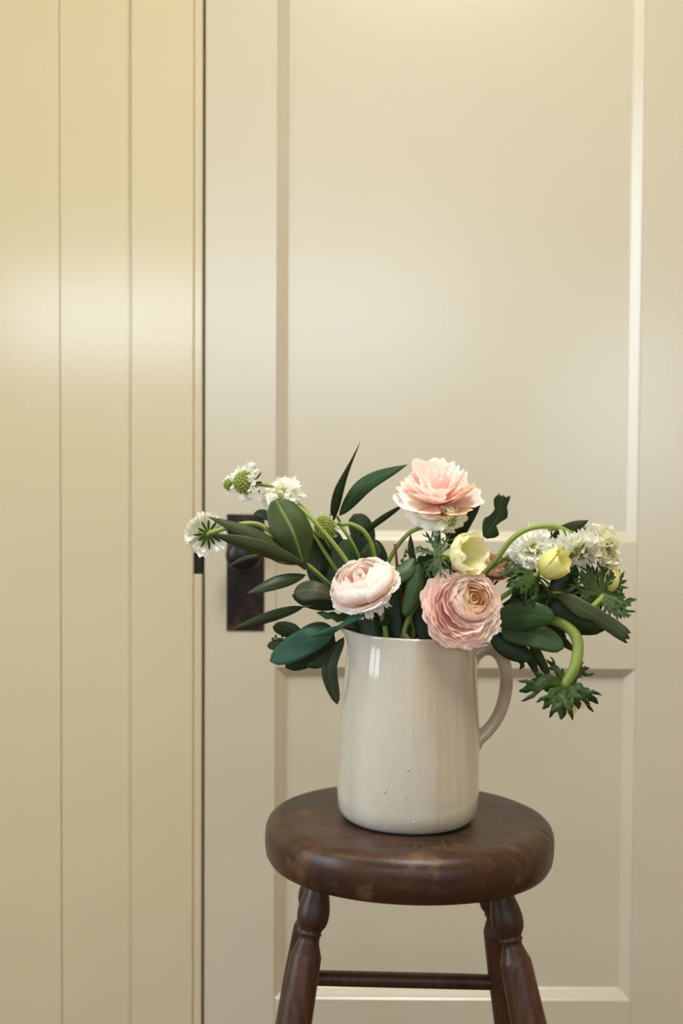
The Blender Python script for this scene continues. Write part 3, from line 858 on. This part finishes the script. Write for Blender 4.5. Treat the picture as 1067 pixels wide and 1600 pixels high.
# 8 nodding flower below the handle
t_, r_ = flower_thing('anemone', 'nodding anemone hanging below the leaves with ruff turned up', 'flower', 'anemones')
C = P(884, 1074, 1.40); A = face_dir(.10, -.55, -.60)
run_stem(t_, r_, [(740, 980, 1.43), (800, 965, 1.42), (860, 968, 1.41), (893, 985, 1.40), (903, 1010, 1.395), (897, 1045, 1.39), (882, 1072, 1.395)], [.003, .004, .0056, .0064, .006], M_stem, 44)
cup(t_, C - face_dir(.1, -.55, -.6) * -.004, A, px(26, 1.4), px(36, 1.4), 6, M_lemon, 19, flare=1.15, ruffle=.05, rows=1)
for (tx, ty, w_, yy) in [(811, 1080, 26, 1.385), (830, 1062, 20, 1.40), (848, 1108, 24, 1.38), (876, 1124, 30, 1.37), (905, 1108, 26, 1.375), (934, 1100, 24, 1.385), (921, 1043, 20, 1.40), (853, 1030, 12, 1.41), (868, 1052, 20, 1.41)]:
    mx_, my_ = (884 + tx) / 2, (1072 + ty) / 2 - 6
    leaf(t_, [(884, 1072, 1.393), (mx_, my_, (1.39 + yy) / 2 - .004), (tx, ty, yy)], w_ * 1.0, M_ruff, name='ruff_bract', left=[.25, .6, .8, .95, .6, .85, .45, .5, .1], right=[.25, .6, .85, .6, .95, .55, .7, .3, .1], fold=.45, wave=.35, n=25)
    ux, uy = tx - 884, ty - 1072; L_ = math.hypot(ux, uy); ux /= L_; uy /= L_; h_ = w_ * .62
    for sg, at, ex in ((-1, .50, .98), (1, .58, 1.0)):      # fingers of the cut leaf
        bx, by = 884 + ux * L_ * at, 1072 + uy * L_ * at - 4
        ex_, ey_ = 884 + ux * L_ * ex - uy * sg * h_, 1072 + uy * L_ * ex + ux * sg * h_
        leaf(t_, [(bx, by, yy + .001), ((bx + ex_) / 2 - uy * sg * 3, (by + ey_) / 2 + ux * sg * 3, yy - .003), (ex_, ey_, yy + .003)], w_ * .36, M_ruff, fold=.4, wave=.25, left=[.6, .9, .7, 1, .5, .7, .1], right=[.6, .7, 1, .6, .8, .3, .1], name='ruff_bract', n=9)

# scabiosas
def scab(label, C, A, R, pts, seed, mat=M_white_p, rad=.0022, smat=M_stem, **kw):
    t_, r_ = flower_thing('scabiosa', label, 'flower', 'white scabiosas')
    run_stem(t_, r_, pts, [rad * 1.15, rad, rad], smat, 40)
    scabiosa(t_, C, A, R, seed, mat, **kw)
    return t_
scab('white scabiosa seen from behind in front of the lock plate edge', P(322, 834, 1.405), face_dir(-.45, .02, -.80), px(38, 1.4),
     [(570, 975, 1.43), (500, 900, 1.42), (465, 872, 1.41), (437, 845, 1.40), (410, 822, 1.395), (383, 818, 1.39), (350, 826, 1.39), (326, 833, 1.395)], 41, disc=.34, outer=16, inner=12, core=4, bracts=12, bract_len=.55, beads=10, rad=.0027)
scab('white scabiosa with green domed centre standing above the lock plate', P(386, 754, 1.43), face_dir(-.72, .0, .60), px(33, 1.43),
     [(575, 965, 1.44), (528, 895, 1.425), (507, 862, 1.425), (490, 834, 1.43), (466, 797, 1.44), (435, 765, 1.44), (410, 757, 1.437), (392, 755, 1.434)], 43, disc=.58, outer=13, inner=5, core=0, beads=90, dome=1.15, bracts=8, rad=.0021)
scab('small spent scabiosa head peeking out past the green domed scabiosa', P(360, 757, 1.445), face_dir(-.75, .0, .55), px(16, 1.445),
     [(580, 965, 1.455), (530, 885, 1.455), (480, 800, 1.455), (430, 764, 1.455), (385, 756, 1.452), (366, 757, 1.447)], 73, disc=.62, outer=9, inner=3, core=0, beads=50, dome=1.1, bracts=6, rad=.0016)
scab('full white scabiosa behind the tip of the large oval leaf', P(441, 774, 1.44), face_dir(-.35, .55, .55), px(37, 1.44),
     [(585, 960, 1.44), (550, 890, 1.42), (515, 842, 1.415), (480, 803, 1.425), (452, 783, 1.437)], 47, disc=.36, outer=17, inner=15, core=9, beads=14, rad=.0026)
scab('green scabiosa seed head without outer petals, beside the oval leaf', P(511, 822, 1.43), face_dir(-.55, -.35, .70), px(24, 1.43),
     [(592, 965, 1.45), (588, 900, 1.45), (583, 860, 1.445), (570, 832, 1.44), (548, 819, 1.437), (527, 820, 1.434), (516, 822, 1.432)], 53, disc=.82, outer=5, inner=0, core=0, beads=120, dome=1.1, mat=M_white_p, bracts=8, rad=.0026)
scab('white scabiosa facing forward behind the yellow half open bud', P(832, 860, 1.43), face_dir(-.15, .45, .75), px(42, 1.43),
     [(715, 965, 1.46), (755, 900, 1.45), (785, 874, 1.44), (805, 867, 1.437), (822, 862, 1.435)], 59, disc=.36, outer=17, inner=15, core=10, beads=14, rad=.0024)
scab('white scabiosa nodding from the tallest arching stem', P(902, 857, 1.43), face_dir(.10, -.62, .50), px(46, 1.43),
     [(722, 965, 1.45), (752, 905, 1.43), (775, 875, 1.42), (800, 842, 1.415), (830, 825, 1.415), (865, 823, 1.42), (892, 834, 1.425), (900, 846, 1.43)], 61, disc=.38, outer=18, inner=16, core=6, beads=34, bracts=10, bract_len=.6, rad=.0031)
scab('cream white scabiosa turned away, farthest flower from the jug handle', P(945, 858, 1.44), face_dir(.80, .08, .18), px(42, 1.44),
     [(725, 970, 1.47), (790, 880, 1.47), (850, 832, 1.465), (895, 822, 1.46), (920, 828, 1.455), (935, 845, 1.447), (942, 856, 1.442)], 67, mat=M_cream_p, disc=.34, outer=18, inner=14, core=6, beads=20, bracts=9, rad=.0023)

scab('small cream scabiosa tucked under the blown pink bloom beside its pale stem', P(702, 814, 1.415), face_dir(.45, -.35, .35), px(24, 1.448),
     [(640, 965, 1.45), (606, 900, 1.455), (612, 868, 1.455), (638, 834, 1.455), (668, 821, 1.453), (690, 814, 1.43)], 71, mat=M_cream_p, disc=.42, outer=11, inner=7, core=3, beads=14, bracts=9, bract_len=.9, rad=.0024)

# ------------------------------------------------------------------ foliage sprigs
def sprig(label, pts, rad, mat, group='foliage sprigs in the jug'):
    t_, r_ = flower_thing('leafy_sprig', label, 'foliage', group)
    run_stem(t_, r_, pts, rad, mat, 30)
    return t_

s1 = sprig('broad leaved dark sprig reaching over the lock plate', [(590, 975, 1.43), (545, 940, 1.42), (505, 905, 1.415), (476, 882, 1.41)], [.0022, .0018, .0015], M_dstem)
leaf(s1, [(477, 890, 1.405), (458, 832, 1.39), (431, 780, 1.40)], 62, M_oval, 'obovate', tilt=10, fold=.18, left=[.05, .38, .70, .90, .99, 1.0, .98, .92, .78, .28], right=[.05, .38, .70, .90, .99, 1.0, .98, .91, .74, .25])
leaf(s1, [(482, 885, 1.405), (402, 838, 1.38), (324, 807, 1.37)], 25, M_grey, 'lance', tilt=20, fold=.35)
leaf(s1, [(478, 883, 1.40), (402, 855, 1.375), (328, 834, 1.37)], 25, M_grey, 'lance', tilt=-15, fold=.35)
leaf(s1, [(492, 915, 1.425), (500, 878, 1.43), (492, 832, 1.44)], 46, M_deep, 'oval', tilt=20)
leaf(s1, [(500, 935, 1.42), (520, 895, 1.43), (525, 850, 1.44)], 44, M_deep, 'oval', tilt=-20)
leaf(s1, [(530, 938, 1.405), (495, 922, 1.395), (459, 925, 1.40)], 36, M_olive, 'obovate', tilt=25, fold=.2)
leaf(s1, [(532, 948, 1.415), (492, 942, 1.41), (456, 930, 1.42)], 30, M_deep, 'oval', tilt=-30)
leaf(s1, [(478, 898, 1.41), (432, 910, 1.39), (385, 928, 1.38)], 22, M_leaf, 'lance', tilt=15, fold=.3)
leaf(s1, [(475, 948, 1.415), (420, 965, 1.395), (362, 984, 1.385)], 19, M_leaf, 'lance', tilt=-20, fold=.3)
leaf(s1, [(428, 815, 1.43), (412, 803, 1.435), (396, 804, 1.44)], 16, M_deep, 'oval', tilt=20)
leaf(s1, [(412, 866, 1.40), (382, 872, 1.395), (354, 886, 1.39)], 7, M_olive, 'lance', tilt=20)
stem(s1, [P(540, 942, 1.418), P(505, 945, 1.415), P(475, 948, 1.414)], .0012, M_dstem, 8, 'twig')
stem(s1, [P(476, 882, 1.41), P(440, 880, 1.41), P(412, 866, 1.40)], .0009, M_dstem, 8, 'twig')
stem(s1, [P(476, 882, 1.41), P(450, 840, 1.44), P(428, 815, 1.43)], .0008, M_dstem, 8, 'twig')

s2 = sprig('upright sprig of slender pointed leaves between the green seed head and top bloom', [(605, 960, 1.47), (575, 890, 1.475), (545, 840, 1.48), (526, 806, 1.48)], [.0020, .0016, .0014], M_dstem)
leaf(s2, [(520, 812, 1.475), (534, 757, 1.46), (563, 690, 1.45)], 19, M_leaf, left=[.3, .75, .98, 1, .9, .65, .42, .25, .16, .05], right=[.3, .75, .98, 1, .9, .65, .42, .25, .16, .05], tilt=30, fold=.3)
leaf(s2, [(530, 806, 1.475), (571, 757, 1.46), (636, 726, 1.455)], 26, M_leafb, 'lance', tilt=-10, fold=.22)
stem(s2, [P(566, 890, 1.462), P(556, 860, 1.457), P(544, 838, 1.455), P(530, 818, 1.46)], .0022, M_stem, 10, 'twig')
leaf(s2, [(562, 838, 1.48), (596, 812, 1.47), (627, 791, 1.465)], 11, M_leaf, 'strap', tilt=25)
leaf(s2, [(570, 868, 1.49), (568, 832, 1.495), (553, 803, 1.50)], 40, M_deep, 'round', tilt=15)
leaf(s2, [(556, 895, 1.455), (545, 868, 1.45), (536, 842, 1.45)], 30, M_leafb, 'oval', tilt=20)
leaf(s2, [(570, 890, 1.465), (578, 868, 1.46), (590, 848, 1.46)], 34, M_leaf, 'round', tilt=-15)
leaf(s2, [(520, 900, 1.46), (520, 860, 1.465), (508, 822, 1.47)], 40, M_deep, 'oval', tilt=-10)
leaf(s2, [(590, 905, 1.48), (592, 875, 1.485), (584, 842, 1.49)], 30, M_deep, 'oval', tilt=10)
leaf(s2, [(548, 905, 1.49), (556, 868, 1.495), (560, 830, 1.50)], 44, M_deep, 'oval', tilt=0)

s3 = sprig('blue green sprig drooping over the jug spout', [(560, 982, 1.425), (540, 978, 1.40), (522, 984, 1.445), (495, 994, 1.440), (470, 1000, 1.440)], [.0018, .0016, .001], M_dstem)
leaf(s3, [(522, 984, 1.440), (474, 1004, 1.425), (422, 1034, 1.425)], 44, M_teal, 'oval', tilt=15, fold=.12)
leaf(s3, [(521, 988, 1.447), (495, 1012, 1.443), (446, 1043, 1.440)], 52, M_deep, 'oval', tilt=-20)
leaf(s3, [(523, 1000, 1.450), (510, 1020, 1.448), (478, 1040, 1.445)], 34, M_deep, 'oval', tilt=10)
leaf(s3, [(523, 990, 1.450), (497, 984, 1.448), (462, 996, 1.445)], 30, M_leaf, 'oval', tilt=20)
leaf(s3, [(475, 1000, 1.442), (452, 986, 1.440), (426, 979, 1.440)], 27, M_leaf, 'oval', tilt=-20)
leaf(s3, [(458, 1010, 1.442), (438, 1006, 1.441), (417, 1010, 1.440)], 19, M_leaf, 'oval', tilt=20)
leaf(s3, [(610, 928, 1.393), (565, 957, 1.387), (520, 985, 1.385)], 15, M_teal, 'lance', tilt=25)
leaf(s3, [(536, 978, 1.386), (512, 988, 1.385), (484, 996, 1.385)], 12, M_teal, 'lance', tilt=-25)
leaf(s3, [(537, 996, 1.450), (514, 1042, 1.440), (527, 1101, 1.440)], 25, M_leaf, 'oval', tilt=10, fold=.2)
leaf(s3, [(560, 968, 1.445), (528, 964, 1.435), (494, 957, 1.435)], 18, M_leafb, left=[.5, .7, .9, .55, 1, .5, .8, .4, .05], right=[.3, .9, .5, 1, .5, .9, .4, .5, .05], tilt=10)
leaf(s3, [(610, 972, 1.40), (570, 962, 1.450), (535, 968, 1.450)], 30, M_deep, 'oval', tilt=15)
stem(s3, [P(560, 982, 1.425), P(590, 955, 1.440), P(610, 928, 1.393)], .0010, M_dstem, 8, 'twig')
stem(s3, [P(540, 978, 1.40), P(546, 970, 1.425), P(536, 978, 1.386)], .0009, M_dstem, 8, 'twig')
stem(s3, [P(470, 1000, 1.440), P(455, 998, 1.443), P(424, 997, 1.443)], .0006, M_dstem, 8, 'twig')
bd = [bead(P(x, y, 1.443), .0017) for x, y in ((431, 994), (436, 1000), (441, 994), (447, 1000), (452, 995), (426, 998))]
v, f = merge(*bd); o = mesh_obj('small_buds', v, f, M_bract, s3, attrs={'along': [.5] * len(v)}); o['kind'] = 'stuff'

s4 = sprig('red stemmed sprig in the middle of the jug', [(632, 985, 1.435), (628, 940, 1.425), (621, 890, 1.42), (617, 850, 1.42)], [.0018, .0018, .0016], M_rstem)
leaf(s4, [(648, 872, 1.405), (632, 892, 1.395), (611, 908, 1.39)], 28, M_leafb, 'oval', tilt=15)
leaf(s4, [(655, 880, 1.40), (648, 920, 1.392), (632, 964, 1.39)], 28, M_leafb, 'oval', tilt=-10)
leaf(s4, [(650, 888, 1.43), (643, 862, 1.43), (641, 834, 1.43)], 12, M_leaf, 'lance', tilt=20)
leaf(s4, [(665, 1005, 1.41), (668, 965, 1.415), (672, 925, 1.42)], 46, M_deep, 'oval', tilt=10)
leaf(s4, [(620, 1000, 1.42), (612, 960, 1.425), (618, 915, 1.43)], 36, M_deep, 'oval', tilt=-15)
leaf(s4, [(590, 1000, 1.42), (582, 975, 1.42), (586, 945, 1.42)], 44, M_leaf, 'round', tilt=20)
leaf(s4, [(646, 1000, 1.45), (648, 950, 1.455), (640, 890, 1.46)], 44, M_deep, 'oval', tilt=10)
leaf(s4, [(665, 940, 1.45), (668, 905, 1.455), (655, 868, 1.46)], 40, M_deep, 'oval', tilt=-20)
leaf(s4, [(560, 1000, 1.43), (556, 975, 1.43), (570, 945, 1.435)], 40, M_deep, 'oval', tilt=0)
stem(s4, [P(630, 925, 1.424), P(645, 895, 1.415), P(652, 876, 1.403)], .0012, M_dstem, 8, 'twig')
stem(s4, [P(626, 910, 1.42), P(628, 885, 1.405), P(634, 856, 1.405)], .0008, M_dstem, 8, 'twig')
bd = [bead(P(x, y, 1.405), .0022) for x, y in ((622, 884), (628, 876), (633, 868), (626, 889), (636, 862), (631, 884), (634, 878), (619, 892), (629, 893))]
v, f = merge(*bd); o = mesh_obj('small_buds', v, f, M_bract, s4, attrs={'along': [.5] * len(v)}); o['kind'] = 'stuff'

s5 = sprig('sprig with a dark oval leaf beneath the blown pink bloom', [(700, 960, 1.47), (702, 900, 1.475), (706, 850, 1.47)], [.0020, .0016], M_dstem)
leaf(s5, [(704, 858, 1.465), (720, 815, 1.455), (745, 770, 1.45)], 37, M_deep, 'oval', tilt=15, fold=.15, left=[.1, .6, .9, 1, 1, .95, .75, .4, .04], right=[.1, .6, .85, .95, 1, 1, .95, .8, .1])
leaf(s5, [(705, 930, 1.47), (690, 895, 1.475), (668, 862, 1.48)], 40, M_deep, 'oval', tilt=10)
leaf(s5, [(710, 755, 1.46), (708, 740, 1.46), (703, 722, 1.46)], 7, M_leaf, 'lance', tilt=10)
stem(s5, [P(706, 850, 1.47), P(712, 800, 1.47), P(709, 752, 1.46)], .0008, M_dstem, 8, 'twig')

s6 = sprig('thin sprig ending in an insect eaten leaf against the door panel', [(730, 960, 1.49), (738, 900, 1.50), (750, 850, 1.50), (756, 838, 1.50)], [.0016, .0012], M_dstem)
leaf(s6, [(756, 839, 1.50), (777, 808, 1.495), (786, 775, 1.49)], 42, M_leaf, left=[.1, .45, .72, .80, .60, .48, .40, .55, .62, .45], right=[.28, .70, .85, .25, .40, .72, .62, .45, .52, .55], fold=.1, wave=.05, ends=[-.1, .2, -.05, .1, .02, .1, -.05, .15, .1], n=31, tilt=5)

s7 = sprig('dark sprig of long leaves spreading to the right over the handle', [(745, 972, 1.44), (790, 958, 1.43), (840, 940, 1.42), (868, 934, 1.415)], [.0022, .0018, .0014], M_dstem)
leaf(s7, [(866, 930, 1.405), (922, 958, 1.385), (980, 996, 1.375)], 30, M_grey, left=[.2, .75, .95, .9, .85, .95, .85, .92, .85, .8], right=[.1, .45, .7, .95, 1, .55, .85, .7, .75, .62], tilt=10, fold=.15, ends=[-.5, .1, -.2, .35, .1, .3, -.1, .35, .2])
leaf(s7, [(785, 944, 1.42), (860, 958, 1.41), (946, 984, 1.40)], 54, M_deep, 'oval', tilt=10)
leaf(s7, [(775, 972, 1.405), (820, 962, 1.39), (867, 964, 1.385)], 46, M_leafb, 'strap', tilt=10, fold=.12)
leaf(s7, [(783, 985, 1.41), (835, 992, 1.395), (881, 1013, 1.39)], 42, M_leafb, 'strap', tilt=-12, fold=.12)
leaf(s7, [(840, 975, 1.425), (862, 988, 1.42), (883, 1004, 1.42)], 28, M_deep, 'oval', tilt=20)
leaf(s7, [(862, 988, 1.43), (880, 1003, 1.43), (899, 1019, 1.43)], 15, M_leaf, 'lance', tilt=20)
leaf(s7, [(765, 990, 1.425), (795, 1010, 1.42), (832, 1030, 1.42)], 36, M_deep, 'oval', tilt=-10)
leaf(s7, [(812, 1005, 1.43), (828, 1030, 1.43), (843, 1064, 1.43)], 16, M_deep, 'lance', tilt=20)
leaf(s7, [(828, 1000, 1.435), (842, 1028, 1.435), (858, 1058, 1.435)], 16, M_grey, 'strap', tilt=10)
leaf(s7, [(806, 1018, 1.43), (815, 1034, 1.43), (812, 1046, 1.43)], 13, M_deep, left=[.5, 1, .4, .9, .1], right=[.5, .5, 1, .3, .1], tilt=10)
leaf(s7, [(862, 942, 1.43), (880, 915, 1.435), (900, 882, 1.44)], 40, M_leaf, 'oval', tilt=15)
leaf(s7, [(795, 950, 1.43), (825, 930, 1.43), (862, 925, 1.43)], 40, M_deep, 'oval', tilt=-15)
leaf(s7, [(868, 935, 1.43), (900, 940, 1.43), (932, 955, 1.43)], 46, M_deep, 'oval', tilt=20)
stem(s7, [P(790, 958, 1.43), P(815, 990, 1.432), P(835, 1018, 1.434)], .0011, M_dstem, 8, 'twig')
stem(s7, [P(790, 958, 1.43), P(780, 972, 1.42), P(776, 980, 1.408)], .0011, M_dstem, 8, 'twig')

s8 = sprig('sprig with a dull olive leaf behind the arching scabiosa stem', [(728, 965, 1.48), (780, 905, 1.485), (830, 868, 1.48), (860, 852, 1.475)], [.0016, .0013], M_dstem)
leaf(s8, [(858, 858, 1.47), (885, 832, 1.455), (919, 813, 1.45)], 27, M_olive, 'lance', tilt=20)
leaf(s8, [(850, 862, 1.475), (852, 844, 1.47), (858, 824, 1.47)], 20, M_teal, 'oval', tilt=10)
leaf(s8, [(790, 900, 1.485), (778, 885, 1.485), (762, 865, 1.485)], 14, M_leaf, 'lance', tilt=10)

for o in bpy.data.objects:
    if '_o' in o: del o['_o']
